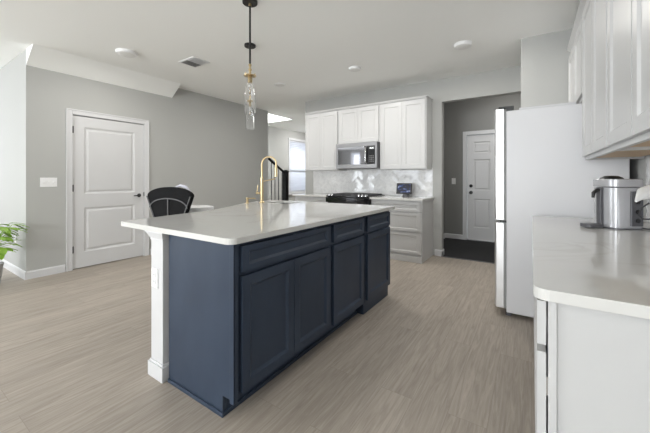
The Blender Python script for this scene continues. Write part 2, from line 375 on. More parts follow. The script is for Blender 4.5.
hn.tube([(LX + .026, d1 - .075, .945), (LX + .03, d1 - .10, .945), (LX + .03, d1 - .165, .943)], .008, 10)
hn.build('door_handle', 'black', door1, True)
MB().box(LX - .0125, LX - .0075, d1 - .014, d1 - .009, .93, .99).box(LX - .002, LX + .003, d1 - .004, d1 + .0005, .93, .99).build('strike_plate', 'black', door1)
for z in (.22, 1.03, 1.80):
    MB().lathe((LX + .002, d0 + .003, z), [(.007, 0), (.007, .09)], 12).box(LX - .011, LX - .004, d0 + .0, d0 + .018, z, z + .09).build('hinge', 'black', door1)
# six panel entry door at the end of the hallway (faces -Y)
w6 = .91; pn = []
for (a, b_) in ((.11, .40), (.51, .80)):
    pn += [(a, .24, b_, .80), (a, .96, b_, 1.56), (a, 1.68, b_, 1.90)]
dm = MB().slab((-1.05, 6.615, .012), (1, 0, 0), (0, -1, 0), w6, 2.03, .04, pn, .018, .011, (.008, .016, .008))
door2 = struct('door_2', dm, 'door')
MB().lathe((-.985, 6.615, .93), [(.031, 0), (.033, .006), (.012, .012), (.012, .03), (.026, .038), (.03, .052), (.022, .066), (0, .068)], 24, '-Y').build('door_knob', 'black', door2, True)
MB().lathe((-.985, 6.615, 1.06), [(.031, 0), (.031, .012), (.024, .018), (0, .02)], 24, '-Y').build('deadbolt', 'black', door2, True)
cs = MB().box(-1.13, -1.06, 6.583, 6.6, 0, 2.12, .003).box(-.13, -.06, 6.583, 6.6, 0, 2.12, .003).box(-1.06, -.13, 6.583, 6.6, 2.05, 2.12, .003)
struct('trim_2', cs, 'trim')
struct('trim_3', MB().box(-1.06, -.13, 6.57, 6.66, .004, .018), 'steel')
struct('trim_4', MB().box(-1.16, -.1, 4.97, 5.0, 0, .006), 'darkgrey')

# ------------------------------------------------------------------ island
IY0, IY1 = 1.055, 3.04      # cabinet run
FX = -1.225                 # face frame plane
DF = -1.203                 # door faces
TB = -1.30                  # toe kick plane
def island_cabinet(y0, y1, splits, label, toe=True):
    t = thing('island_cabinet', label, 'cabinet', ((FX - .3), (y0 + y1) / 2, 0), 0, None)
    b = MB().box(-1.79, FX, y0, y1, .105, .880)
    if toe: b.box(-1.79, TB, y0, y1, 0, .105)
    else: b.box(-1.79, FX - .012, y0, y1, 0, .105)
    b.build('body', 'navy', t)
    g = .022
    h0 = .720
    dw = (y1 - y0 - 2 * g)
    MB().slab((DF, y0 + g, h0 + .012), (0, 1, 0), (1, 0, 0), dw, .862 - h0 - .012, .021, [(.045, .030, dw - .045, .862 - h0 - .012 - .030)], .013, .010).build('drawer', 'navy', t)
    n = splits; each = (dw - (n - 1) * .004) / n
    for k in range(n):
        a = y0 + g + k * (each + .004)
        MB().slab((DF, a, .125), (0, 1, 0), (1, 0, 0), each, h0 - .135, .021, [(.052, .052, each - .052, h0 - .135 - .052)], .016, .011).build('door', 'navy', t)
    return t
island_cabinet(1.036 + .006, 1.902, 2, 'widest navy island cabinet with one long drawer front over two doors')
island_cabinet(1.904, 2.442, 1, 'middle navy island cabinet with one drawer front over a single door')
island_cabinet(2.470, 3.030, 1, 'far end navy island cabinet whose base panel runs down to the floor', toe=False)
e = thing('island_end_panel', 'flat dark blue end panel of the island facing the camera beside the white post', 'panel', (-1.5, 1.03, 0))
MB().box(-1.788, TB + .0, 1.020, 1.040, 0, .883).box(TB - .001, -1.222, 1.020, 1.040, .105, .883).build('panel', 'navy', e)
MB().box(-1.222, -1.208, 1.014, 1.040, .095, .883, .002).box(-1.238, -1.208, 1.012, 1.022, .095, .883, .002).build('corner_strip', 'navy', e)
MB().box(-1.788, TB + .012, 1.010, 1.0195, 0, .022, .004).build('shoe_moulding', 'navy', e)
MB().box(TB, TB + .010, 1.012, 2.46, 0, .022, .003).build('shoe_moulding', 'navy', e)
# white support column
p = thing('support_post', 'square white support post at the near left corner under the island worktop', 'post', (-1.882, 1.03, 0))
MB().box(-1.947, -1.817, .998, 1.12, .10, .84, .003).build('shaft', 'trim', p)
MB().box(-1.964, -1.800, .985, 1.135, 0, .085, .003).poly([(-1.964, .985, .085), (-1.800, .985, .085), (-1.800, 1.135, .085), (-1.964, 1.135, .085)], (0, 0, .001)).box(-1.956, -1.808, .991, 1.128, .085, .100, .006).build('base', 'trim', p)
cp = MB()
t = bmesh.new(); r0 = [t.verts.new(q) for q in ((-1.949, .996, .836), (-1.815, .996, .836), (-1.815, 1.122, .836), (-1.949, 1.122, .836))]
r1 = [t.verts.new(q) for q in ((-1.992, .985, .875), (-1.800, .985, .875), (-1.800, 1.14, .875), (-1.992, 1.14, .875))]
for k in range(4): t.faces.new((r0[k], r0[(k + 1) % 4], r1[(k + 1) % 4], r1[k]))
t.faces.new(r0[::-1]); t.faces.new(r1); cp.add(t)
cp.box(-1.994, -1.797, .983, 1.142, .875, .8835).box(-1.952, -1.812, .994, 1.124, .828, .838, .002); cp.build('capital', 'trim', p)
# wall behind the knee space
struct('wall_island', MB().box(-1.87, -1.792, 1.15, 3.04, 0, .883), 'wall')
sb = thing('sink_cabinet', 'navy cabinet under the sink at the far side of the island', 'cabinet', (-2.4, 2.75, 0))
MB().box(-2.80, -1.90, 2.42, 3.04, .10, .685).box(-2.80, -2.70, 2.42, 3.04, .69, .883).box(-2.28, -1.90, 2.42, 3.04, .69, .883).box(-2.70, -2.28, 2.42, 2.68, .69, .883).box(-2.75, -1.95, 2.47, 2.99, 0, .10).build('body', 'navy', sb)
# worktop outline
def arc(cx_, cy_, r, a0, a1, n=6): return [(cx_ + r * math.cos(math.radians(a0 + (a1 - a0) * k / n)), cy_ + r * math.sin(math.radians(a0 + (a1 - a0) * k / n))) for k in range(n + 1)]
y0, y1 = .975, 3.10; xr = -1.183
out = arc(xr - .045, y0 + .045, .045, -90, 0) + arc(xr - .02, y1 - .02, .02, 0, 90)
left = []
ctrl = [(y1, -2.90), (2.8, -2.88), (2.5, -2.80), (2.2, -2.63), (1.9, -2.47), (1.65, -2.40), (1.4, -2.37), (1.2, -2.33), (1.0, -2.30)]
out += arc(-2.86, y1 - .04, .04, 90, 180)[:]
out += [(x, y) for y, x in ctrl[1:]]
out += arc(-2.295 + .007, y0 + .012, .012, 180, 270, 3)
SK = (-2.68, -2.30, 2.70, 3.04)
def worktop(outline, hole, z0, z1, bev=.003):
    t = bmesh.new(); ed = []
    def loop(pts):
        v = [t.verts.new((x, y, z1)) for x, y in pts]
        for k in range(len(v)): ed.append(t.edges.new((v[k], v[(k + 1) % len(v)])))
    loop(outline)
    if hole: loop([(hole[0], hole[2]), (hole[1], hole[2]), (hole[1], hole[3]), (hole[0], hole[3])])
    r = bmesh.ops.triangle_fill(t, edges=ed, use_beauty=True, use_dissolve=False)
    fs = [g for g in r['geom'] if isinstance(g, bmesh.types.BMFace)]
    x = bmesh.ops.extrude_face_region(t, geom=fs)
    bmesh.ops.translate(t, vec=(0, 0, z0 - z1), verts=[q for q in x['geom'] if isinstance(q, bmesh.types.BMVert)])
    m_ = MB(); m_.add(t); return m_
isl = worktop(out, SK, .884, .914).build('island_worktop', 'quartz', bev=.003)
tag(isl, 'glossy pale quartz worktop on the navy island, with the gold faucet on it', 'worktop')
sk = MB(); x0, x1, ya, yb = SK[0] - .005, SK[1] + .005, SK[2] - .005, SK[3] + .005
sk.box(x0 - .002, x0, ya, yb, .70, .8835).box(x1, x1 + .002, ya, yb, .70, .8835).box(x0, x1, ya - .002, ya, .70, .8835).box(x0, x1, yb, yb + .002, .70, .8835).box(x0, x1, ya, yb, .698, .70)
tag(sk.build('sink', 'sinksteel'), 'small undermount steel sink in the island worktop behind the faucet', 'sink')
# faucet
FXX, FY = -2.665, 2.655; R = Vector((.8325, .554, 0))
fa = thing('faucet', 'tall brushed gold arched faucet at the far end of the island worktop', 'faucet', (FXX, FY, .914))
base = Vector((FXX, FY, .914))
MB().lathe(base, [(.032, 0), (.032, .006), (.024, .012), (.019, .018), (.019, .30), (.016, .302)], 24).build('body', 'gold', fa, True)
pts = [base + Vector((0, 0, .30)), base + Vector((0, 0, .45))]
for k in range(1, 13):
    a = PI - PI * k / 12 * .93; pts.append(base + Vector((0, 0, .46)) + R * (.085 + .085 * math.cos(a)) + Vector((0, 0, .085 * math.sin(a))))
pts.append(pts[-1] + Vector((0, 0, -.05)))
MB().tube(pts, .0105, 12).build('spout', 'gold', fa, True)
e_ = pts[-1]
MB().tube([e_ + Vector((0, 0, .01)), e_ + Vector((0, 0, -.03)), e_ + Vector((0, 0, -.12))], .014, 14, rr=[.012, .016, .0175]).build('spray_head', 'gold', fa, True)
MB().tube([base + Vector((0, 0, .255)) + R * .015, base + Vector((0, 0, .285)) + R * .16], .006, 8).build('holder_arm', 'gold', fa, True)
MB().tube([base + Vector((0, 0, .115)), base + Vector((0, 0, .115)) - R * .07], .013, 14).build('handle_stem', 'gold', fa, True)
MB().tube([base + Vector((0, 0, .12)) - R * .06, base + Vector((0, 0, .21)) - R * .045], .0055, 8).build('lever', 'gold', fa, True)
# soap dispenser
sd = thing('soap_dispenser', 'short brushed gold soap dispenser on the island left of the faucet', 'soap dispenser', (-2.755, 2.51, .914))
s0 = Vector((-2.755, 2.51, .914))
MB().lathe(s0, [(.022, 0), (.022, .005), (.014, .008), (.014, .05), (.018, .052), (.018, .066), (.0, .068)], 20).build('pump', 'gold', sd, True)
MB().tube([s0 + Vector((0, 0, .058)), s0 + Vector((0, 0, .058)) + R * .09, s0 + Vector((0, 0, .048)) + R * .095], .006, 8).build('nozzle', 'gold', sd, True)

# outlets and switches
def plate(name, label, cat, loc, rz, w_, h, kind='outlet', n=1):
    t = thing(name, label, cat, loc, rz)   # faces local -Y
    mx = Matrix.Translation(loc) @ Matrix.Rotation(rz, 4, 'Z')
    b = MB().box(-w_ / 2, w_ / 2, -.006, 0, -h / 2, h / 2, .002); bmesh.ops.transform(b.b, matrix=mx, verts=b.b.verts); b.build('cover_plate', 'white', t)
    for k in range(n):
        x = (k - (n - 1) / 2) * .046
        if kind == 'outlet':
            for z in (-.02, .02):
                b = MB().box(x - .016, x + .016, -.009, -.005, z - .014, z + .014, .002)
                bmesh.ops.transform(b.b, matrix=mx, verts=b.b.verts); s = b.build('socket', 'white', t)
                q = MB().box(x - .007, x - .004, -.0095, -.0088, z - .004, z + .006).box(x + .004, x + .007, -.0095, -.0088, z - .004, z + .006)
                bmesh.ops.transform(q.b, matrix=mx, verts=q.b.verts); q.build('slot', 'darkgrey', s)
        else:
            b = MB().box(x - .006, x + .006, -.016, -.005, -.008, .010, .002); bmesh.ops.transform(b.b, matrix=mx, verts=b.b.verts); b.build('toggle', 'white', t)
    return t
plate('power_outlet', 'white power outlet set in the white island post', 'outlet', (-1.90, .998, .60), 0, .07, .115)
plate('light_switch', 'wide white light switch plate on the grey wall left of the closed door', 'light switch', (LX, 1.315, 1.155), PI / 2, .165, .115, 'switch', 3)
plate('light_switch', 'white light switch in the dark hallway left of the entry door', 'light switch', (-1.30, 6.6, 1.15), 0, .075, .12, 'switch', 1)
plate('power_outlet', 'white power outlet low on the bright wall behind the plant', 'outlet', (-5.44, 1.106, .45), 0, .07, .115)

# ------------------------------------------------------------------ back wall cabinets (face -Y)
UF = 4.68; UZ0, UZ1 = 1.348, 2.408
def upper(x0, x1, z0, label, n=2):
    t = thing('wall_cabinet', label, 'cabinet', ((x0 + x1) / 2, BY, z0), 0, None)
    MB().box(x0, x1, UF + .02, BY - .002, z0, UZ1).build('body', 'cab', t)
    g = .018; dw = (x1 - x0 - 2 * g - (n - 1) * .004) / n; hh = UZ1 - z0 - .03
    for k in range(n):
        a = x0 + g + k * (dw + .004)
        MB().slab((a, UF, z0 + .012), (1, 0, 0), (0, -1, 0), dw, hh, .02, [(.058, .058, dw - .058, hh - .058)], .010, .008).build('door', 'cab', t)
    return t
upper(-3.575, -2.838, UZ0, 'left white wall cabinet, beside the microwave and nearest the stairs')
upper(-2.836, -2.056, 1.800, 'short white wall cabinet directly above the microwave')
upper(-2.054, -1.306, UZ0, 'right white wall cabinet of the back wall, above the small screen')
cm = MB()
prof = [(0, 0), (-.004, .012), (-.014, .022), (-.014, .030), (.05, .030), (.05, 0)]
cm.poly([(-3.575, UF + a, UZ1 + z) for a, z in prof], (2.269, 0, 0))
cm.poly([(-1.306 - a, UF - .014, UZ1 + z) for a, z in prof[:-2]] + [(-1.306, UF - .014, UZ1 + .03)], (0, .33, 0))
tag(cm.build('crown_moulding', 'cab'), 'white crown moulding along the top of the back wall cabinets', 'moulding')
# microwave
mw = thing('microwave', 'stainless over-range microwave under the short white cabinet', 'microwave', (-2.47, 4.8, 1.38))
mx0, mx1, mz0, mz1, my = -2.822, -2.060, 1.372, 1.795, 4.585
MB().box(mx0, mx1, my + .03, BY - .002, mz0, mz1, .003).build('case', 'darkgrey', mw)
dr = MB().box(mx0, mx1, my, my + .03, mz1 - .065, mz1, .004).box(mx0, mx1, my, my + .03, mz0, mz0 + .065, .004).box(mx0, mx0 + .035, my, my + .03, mz0 + .06, mz1 - .06, .003).box(mx1 - .03, mx1, my, my + .03, mz0 + .06, mz1 - .06, .003)
dr.build('front_frame', 'microsteel', mw)
MB().box(mx0 + .035, mx1 - .21, my + .002, my + .03, mz0 + .065, mz1 - .065).build('door_glass', 'microglass', mw)
cpn = MB().box(mx1 - .205, mx1 - .03, my + .002, my + .03, mz0 + .065, mz1 - .065).build('control_panel', 'blackgloss', mw)
for r_ in range(4):
    for c_ in range(3):
        MB().box(mx1 - .125 + c_ * .028, mx1 - .107 + c_ * .028, my + .0005, my + .002, mz0 + .10 + r_ * .03, mz0 + .118 + r_ * .03).build('button', 'greyfabric', cpn)
MB().box(mx1 - .125, mx1 - .05, my + .0005, my + .002, mz1 - .115, mz1 - .085).build('clock_display', 'steel', cpn)
hx = mx1 - .185
MB().tube([(hx, my + .003, mz0 + .08), (hx, my - .03, mz0 + .10), (hx, my - .04, mz0 + .21), (hx, my - .03, mz1 - .10), (hx, my + .003, mz1 - .08)], .013, 12).build('handle', 'steel', mw, True)
# backsplash tiles (herringbone)
def herring(name, label, O, U, N, w_, h, cuts=None):
    a = .052; b2 = .156; t = bmesh.new(); random.seed(3)
    U = Vector(U); V = Vector((0, 0, 1)); N = Vector(N); O = Vector(O); cs_ = math.cos(PI / 4)
    def put(px, py, lx, ly):
        g = .0012; ax, ay = random.gauss(0, .028), random.gauss(0, .028)
        vv = []
        for (qx, qy) in ((px + g, py + g), (px + lx - g, py + g), (px + lx - g, py + ly - g), (px + g, py + ly - g)):
            u = (qx - qy) * cs_; v = (qx + qy) * cs_
            n = .007 + ax * (qx - px - lx / 2) + ay * (qy - py - ly / 2)
            vv.append((u, v, n))
        us_ = [q[0] for q in vv]; vs_ = [q[1] for q in vv]
        if max(us_) < 0 or min(us_) > w_ or max(vs_) < 0 or min(vs_) > h: return
        f = t.faces.new([t.verts.new(q) for q in vv])
        x = bmesh.ops.extrude_face_region(t, geom=[f]); bmesh.ops.translate(t, vec=(0, 0, -.005), verts=[q for q in x['geom'] if isinstance(q, bmesh.types.BMVert)])
    n = 3; S = int((w_ + h) / a) + 8
    for i in range(-S, S):
        for j in range(-S, S):
            k = (i - j) % (2 * n)
            if k == 0: put(i * a, j * a, b2, a)
            if (i - j - 0) % (2 * n) == (2 * n - 1): put(i * a, j * a, a, b2)
    for co, no in (((0, 0, 0), (-1, 0, 0)), ((w_, 0, 0), (1, 0, 0)), ((0, 0, 0), (0, -1, 0)), ((0, h, 0), (0, 1, 0))):
        bmesh.ops.bisect_plane(t, geom=t.verts[:] + t.edges[:] + t.faces[:], plane_co=co, plane_no=no, clear_outer=True)
    mx = Matrix(((U.x, V.x, N.x, O.x), (U.y, V.y, N.y, O.y), (U.z, V.z, N.z, O.z), (0, 0, 0, 1)))
    root = thing(name, label, 'backsplash', O + U * (w_ / 2))
    O = O + N * .001
    m_ = MB(); m_.add(t, mx); m_.build('marble_tiles', 'marble', root)
    g = bmesh.new(); bmesh.ops.create_cube(g, size=1, matrix=Matrix.Translation((w_ / 2, h / 2, .002)) @ Matrix.Diagonal((w_, h, .004, 1)))
    m_ = MB(); m_.add(g, mx); m_.build('grout', 'grout', root)
herring('backsplash', 'white marble herringbone backsplash above the back worktop and range', (-3.60, BY, .916), (1, 0, 0), (0, -1, 0), 2.305, .454)
herring('backsplash', 'pale herringbone backsplash on the right wall behind the coffee maker', (RX, 1.05, .916), (0, 1, 0), (-1, 0, 0), 1.88, .43)
# base cabinets
BFY = 4.402
def base_cabinet(x0, x1, drawers, label):
    t = thing('base_cabinet', label, 'cabinet', ((x0 + x1) / 2, 4.7, 0))
    MB().box(x0, x1, BFY + .02, BY - .002, .105, .883).box(x0, x1, BFY + .02, BY - .002, 0, .107).build('body', 'cab', t)
    MB().box(x0, x1, BFY - .002, BFY + .0195, 0, .085, .003).build('base_board', 'cab', t)
    g = .02; w_ = x1 - x0 - 2 * g
    for (z0, z1) in drawers:
        MB().slab((x0 + g, BFY, z0), (1, 0, 0), (0, -1, 0), w_, z1 - z0, .02, [(.05, .038, w_ - .05, z1 - z0 - .038)], .010, .007).build('drawer', 'cab', t)
    return t
base_cabinet(-2.082, -1.290, [(.115, .415), (.435, .705), (.722, .862)], 'white three-drawer base cabinet right of the range under the small screen')
base_cabinet(-3.60, -2.872, [(.115, .415), (.435, .705), (.722, .862)], 'white base cabinet left of the range, mostly hidden by the island')
for a, b_, l_ in ((-2.085, -1.272, 'short pale worktop right of the range holding the small screen'), (-3.625, -2.868, 'short pale worktop left of the range near the stairs')):
    tag(MB().box(a, b_, 4.372, BY - .002, .884, .914).build('worktop', 'quartz', bev=.003), l_, 'worktop')
# range
rg = thing('range', 'black slide-in range between the two back worktops under the microwave', 'range', (-2.476, 4.68, 0))
ra, rb = -2.864, -2.089
MB().box(ra, rb, 4.40, BY - .012, .02, .905).build('body', 'graphite', rg)
MB().box(ra, rb, 4.345, 4.40, .17, .80, .006).build('oven_door', 'blackgloss', rg)
MB().tube([(ra + .08, 4.30, .765), (rb - .08, 4.30, .765)], .013, 12).box(ra + .08, ra + .10, 4.30, 4.35, .755, .775).box(rb - .10, rb - .08, 4.30, 4.35, .755, .775).build('oven_handle', 'steel', rg, True)
MB().box(ra, rb, 4.32, 4.40, .812, .895, .006).build('control_panel', 'blackgloss', rg)
MB().box(ra, rb, 4.33, BY - .012, .905, .922, .004).build('cooktop', 'blackgloss', rg)
MB().box(ra + .02, rb - .02, 4.42, BY - .05, .922, .926).build('burner_plate', 'castiron', rg)
for k in range(3):
    gx = ra + .035 + k * .238; gr = MB()
    for yy in (4.44, 4.565, 4.69, 4.815, 4.935): gr.box(gx, gx + .228, yy - .006, yy + .006, 0.930, .946, .002)
    for xx in (gx, gx + .108, gx + .216): gr.box(xx, xx + .012, 4.434, 4.941, 0.930, .946, .002)
    for xx in (gx + .006, gx + .222):
        for yy in (4.44, 4.935): gr.box(xx - .006, xx + .006, yy - .006, yy + .006, .9255, .931)
    gr.build('burner_grate', 'castiron', rg)
for x in (ra + .05, ra + .11, rb - .17, rb - .11, rb - .05):
    MB().lathe((x, 4.355, .9215), [(.021, 0), (.021, .012), (.016, .03), (0, .032)], 20).build('knob', 'steel', rg, True)
# small smart display
ds = thing('smart_display', 'small black screen with a blue picture on the back worktop', 'screen', (-1.68, 4.80, .914))
tl = MB(); tl.box(-.125, .125, -.012, .012, 0, .175, .006)
mx = Matrix.Translation((-1.69, 4.80, .955)) @ Matrix.Rotation(math.radians(-10), 4, 'X')
bmesh.ops.transform(tl.b, matrix=mx, verts=tl.b.verts); tb = tl.build('bezel', 'black', ds)
tl = MB(); tl.box(-.102, .102, -.0135, -.0115, .024, .156); bmesh.ops.transform(tl.b, matrix=mx, verts=tl.b.verts); tl.build('screen', 'screen', tb)
MB().lathe((-1.665, 4.83, .914), [(.05, 0), (.055, .01), (.05, .035), (.03, .05)], 24).build('stand', 'darkgrey', ds, True)

# ------------------------------------------------------------------ fridge
fr = thing('refrigerator', 'tall stainless refrigerator with grey side standing past the end of the right worktop', 'refrigerator', (.2, 3.58, 0))
fy0, fy1 = 3.13, 4.035
MB().box(-.185, .598, fy0, fy1, .035, 1.79, .006).build('cabinet', 'fridge', fr)
MB().box(-.20, -.19, fy0 + .02, fy1 - .02, .06, 1.79).build('gasket', 'louvgrey', fr)
def fdoor(z0, z1, name):
    t = bmesh.new(); pr = []
    n = 14
    for k in range(n + 1):
        y = fy0 + .004 + (fy1 - fy0 - .008) * k / n; s = (k / n - .5) * 2
        pr.append((-.276 - .014 * (1 - s * s) + (.010 if k in (0, n) else 0), y))
    pr += [(-.200, fy1 - .004), (-.200, fy0 + .004)]
    v = [t.verts.new((x, y, z0)) for x, y in pr]; f_ = t.faces.new(v)
    x = bmesh.ops.extrude_face_region(t, geom=[f_]); bmesh.ops.translate(t, vec=(0, 0, z1 - z0), verts=[q for q in x['geom'] if isinstance(q, bmesh.types.BMVert)])
    m_ = MB(); m_.add(t); return m_.build(name, 'steeldoor', fr, bev=.006)
ud = fdoor(.835, 1.815, 'upper_door'); ld = fdoor(.065, .815, 'freezer_drawer')
MB().box(-.245, -.13, fy0 + .006, fy0 + .06, 1.8155, 1.832, .004).box(-.185, -.13, fy0 + .006, fy0 + .06, 1.79, 1.82).build('hinge_cover', 'black', fr)
MB().box(-.235, -.16, fy0 + .002, fy0 + .03, .816, .834).build('hinge', 'black', fr)
MB().box(-.19, -.15, fy0 + .03, fy1 - .03, .0, .06).build('kick_grille', 'darkgrey', fr)
for y_ in (fy0 + .05, fy1 - .10): MB().box(.5, .56, y_, y_ + .05, 0, .036).build('foot', 'darkgrey', fr)

# ------------------------------------------------------------------ right hand cabinets (face -X)
UX = .312; UB = 1.35; UT = 2.47
def right_upper(y0, y1, z0, edges, label):
    t = thing('wall_cabinet', label, 'cabinet', (.48, (y0 + y1) / 2, z0))
    MB().box(UX + .020, RX - .002, y0, y1, z0 + .012, UT).build('body', 'cab', t)
    MB().box(UX + .060, RX - .02, y0 + .02, y1 - .02, z0 + .002, z0 + .0118).build('underside', 'wood', t)
    MB().box(UX + .020, UX + .040, y0, y1, z0 - .012, z0 + .0118).box(UX + .040, RX - .002, y0, y0 + .018, z0 - .012, z0 + .0118).box(UX + .040, RX - .002, y1 - .018, y1, z0 - .012, z0 + .0118).build('bottom_rail', 'cab', t)
    for a, b_ in edges:
        w_ = b_ - a; hh = UT - .05 - z0 - .012
        MB().slab((UX, a, z0 + .012), (0, 1, 0), (-1, 0, 0), w_, hh, .02, [(.060, .060, w_ - .060, hh - .060)], .010, .009).build('door', 'cab', t)
right_upper(2.075, 3.0, UB, [(2.095, 2.530), (2.548, 2.985)], 'white wall cabinet above the coffee maker, nearest the refrigerator')
right_upper(1.15, 2.073, UB, [(1.165, 1.600), (1.618, 2.055)], 'white wall cabinet at the right edge, second from the refrigerator')
right_upper(.22, 1.148, UB, [(.235, .675), (.693, 1.135)], 'nearest white wall cabinet at the right edge of the photo')
right_upper(3.002, 4.045, 1.835, [(3.03, 3.515), (3.535, 4.02)], 'short white wall cabinet above the refrigerator')
cm = MB(); prof = [(0, 0), (0, .02), (-.03, .05), (-.03, .065), (.05, .065), (.05, 0)]
cm.poly([(UX + .02 + a, .22, UT + z) for a, z in prof], (0, 3.825, 0))
tag(cm.build('crown_moulding', 'cab'), 'white crown moulding running above the right hand wall cabinets', 'moulding')
tag(MB().box(-.09, .29, 3.14, 3.90, 1.7905, 1.808, .002).build('ledge_board', 'trim'), 'thin white board lying on top of the refrigerator', 'board')
# lower run
CX, CY0, CY1 = .003, .985, 2.91
rb_ = thing('base_cabinet', 'white base cabinet with flat end panel at the lower right beside the camera', 'cabinet', (.33, 1.5, 0))
MB().box(.040, RX - .002, 1.035, 1.95, .105, .883).box(.10, RX - .002, 1.035, 1.95, 0, .107).build('body', 'cab', rb_)
MB().box(.036, RX - .002, 1.015, 1.034, 0, .883, .002).build('end_panel', 'cab', rb_)
MB().box(.036, .055, 1.006, 1.0145, 0, .883, .002).build('corner_strip', 'cab', rb_)
def front(nm, par, y0, y1, z0, z1):
    w_ = y1 - y0
    return MB().slab((.012, y0, z0), (0, 1, 0), (-1, 0, 0), w_, z1 - z0, .020, [(.055, min(.055, (z1 - z0) * .28), w_ - .055, z1 - z0 - min(.055, (z1 - z0) * .28))], .01, .009, (.006, .012, .006)).build(nm, 'cab', par)
front('drawer', rb_, 1.02, 1.475, .755, .872); front('drawer', rb_, 1.485, 1.94, .755, .872)
front('door', rb_, 1.02, 1.475, .125, .735); front('door', rb_, 1.485, 1.94, .125, .735)
for z in (.20, .62):
    MB().box(.032, .040, 1.022, 1.034, z, z + .05).build('hinge', 'steel', rb_)
rc_ = thing('base_cabinet', 'white base cabinet under the coffee maker, hidden below the right worktop', 'cabinet', (.33, 2.4, 0))
MB().box(.040, RX - .002, 1.952, 2.88, .105, .883).box(.10, RX - .002, 1.952, 2.88, 0, .107).build('body', 'cab', rc_)
front('drawer', rc_, 1.965, 2.41, .735, .868); front('drawer', rc_, 2.42, 2.87, .735, .868)
front('door', rc_, 1.965, 2.41, .125, .715); front('door', rc_, 2.42, 2.87, .125, .715)
o2 = [(RX - .002, CY0), (RX - .002, CY1), (CX, CY1)] + [(x, y) for x, y in arc(CX + .035, CY0 + .035, .035, 180, 270)]
rwt = worktop(o2, None, .884, .914).build('worktop', 'quartz', bev=.003)
tag(rwt, 'long pale quartz worktop in the right foreground under the coffee maker', 'worktop')

# ------------------------------------------------------------------ coffee maker
cfl = Vector((.40, 2.46, .914))
cf = thing('coffee_maker', 'silver pod coffee maker on the right worktop by the refrigerator', 'coffee maker', cfl)
U2 = Vector((.8325, .554, 0)); W2 = Vector((-.554, .8325, 0))
def rbox(a0, a1, b0, b1, z0, z1, rad):
    pts2 = arc(a1 - rad, b0 + rad, rad, -90, 0, 5) + arc(a1 - rad, b1 - rad, rad, 0, 90, 5) + arc(a0 + rad, b1 - rad, rad, 90, 180, 5) + arc(a0 + rad, b0 + rad, rad, 180, 270, 5)
    m_ = MB(); m_.poly([cfl + U2 * a + W2 * b_ + Vector((0, 0, z0)) for a, b_ in pts2], (0, 0, z1 - z0)); return m_
rbox(-.068, .114, -.085, .085, .006, .236, .05).build('water_tank', 'tank', cf, True, bev=.003)
rbox(-.072, .117, -.088, .088, .239, .284, .052).build('lid', 'tank', cf, True, bev=.004)
m_ = MB().lathe(cfl + U2 * -.012 + Vector((0, 0, .2845)), [(.055, 0), (.05, .008), (.03, .018), (0, .02)], 24); m_.build('lid_knob', 'black', cf, True)
rbox(-.088, -.0685, -.012, .018, .0, .236, .005).build('brew_column', 'darkgrey', cf, True)
rbox(-.178, -.086, -.040, .035, .003, .024, .02).build('drip_tray', 'darkgrey', cf, True, bev=.003)
MB().tube([cfl + U2 * -.075 + W2 * 0 + Vector((0, 0, .222)), cfl + U2 * -.10 + W2 * 0 + Vector((0, 0, .219)), cfl + U2 * -.118 + W2 * 0 + Vector((0, 0, .203)), cfl + U2 * -.121 + W2 * 0 + Vector((0, 0, .175))], .010, 10, rr=[.010, .011, .010, .007]).build('spout', 'black', cf, True)
rbox(.015, .085, -.092, -.060, .02, .215, .006).build('side_panel', 'darkgrey', cf)
for z in (.05, .10, .155):
    MB().tube([cfl + U2 * .050 + W2 * -.0925 + Vector((0, 0, z)), cfl + U2 * .050 + W2 * -.097 + Vector((0, 0, z))], .012, 14).build('button', 'black', cf, True)
rbox(-.07, .116, -.087, .087, 0, .006, .05).build('foot', 'darkgrey', cf)
cp_ = [Vector((.50, 2.245, 1.075)), Vector((.48, 2.27, 1.05)), Vector((.475, 2.30, 1.01)), Vector((.49, 2.32, .985)), Vector((.52, 2.33, .985)), Vector((.54, 2.34, .998)), Vector((.565, 2.35, .965)), Vector((.575, 2.37, .93)), Vector((.55, 2.42, .920)), Vector((.50, 2.47, .920))]
MB().tube(cp_, .004, 8).build('power_cord', 'cord', cf, True)
# white tapered hand mixer-like gadget leaning on the coffee maker's right side
gd = MB().tube([(.412, 2.046, 1.093), (.430, 2.08, 1.109), (.456, 2.12, 1.13), (.507, 2.18, 1.14), (.60, 2.22, 1.135)], .02, 14, rr=[.005, .014, .030, .038, .036])
wg = thing('power_adapter', 'white tapered plug adapter beside the right side of the coffee maker', 'adapter', (.6, 2.3, 1.0))
gd.build('housing', 'white', wg, True)
MB().box(.585, RX - .010, 2.18, 2.26, 1.085, 1.185, .006).build('plug_base', 'white', wg)

# ------------------------------------------------------------------ high chair
hcl = Vector((-2.745, 1.56, 0)); ang = math.radians(14)
hc = thing('high_chair', 'black high chair with fan shaped padded back at the left side of the island', 'high chair', hcl, ang)
def HC(mb): bmesh.ops.transform(mb.b, matrix=Matrix.Translation(hcl) @ Matrix.Rotation(ang, 4, 'Z'), verts=mb.b.verts); return mb
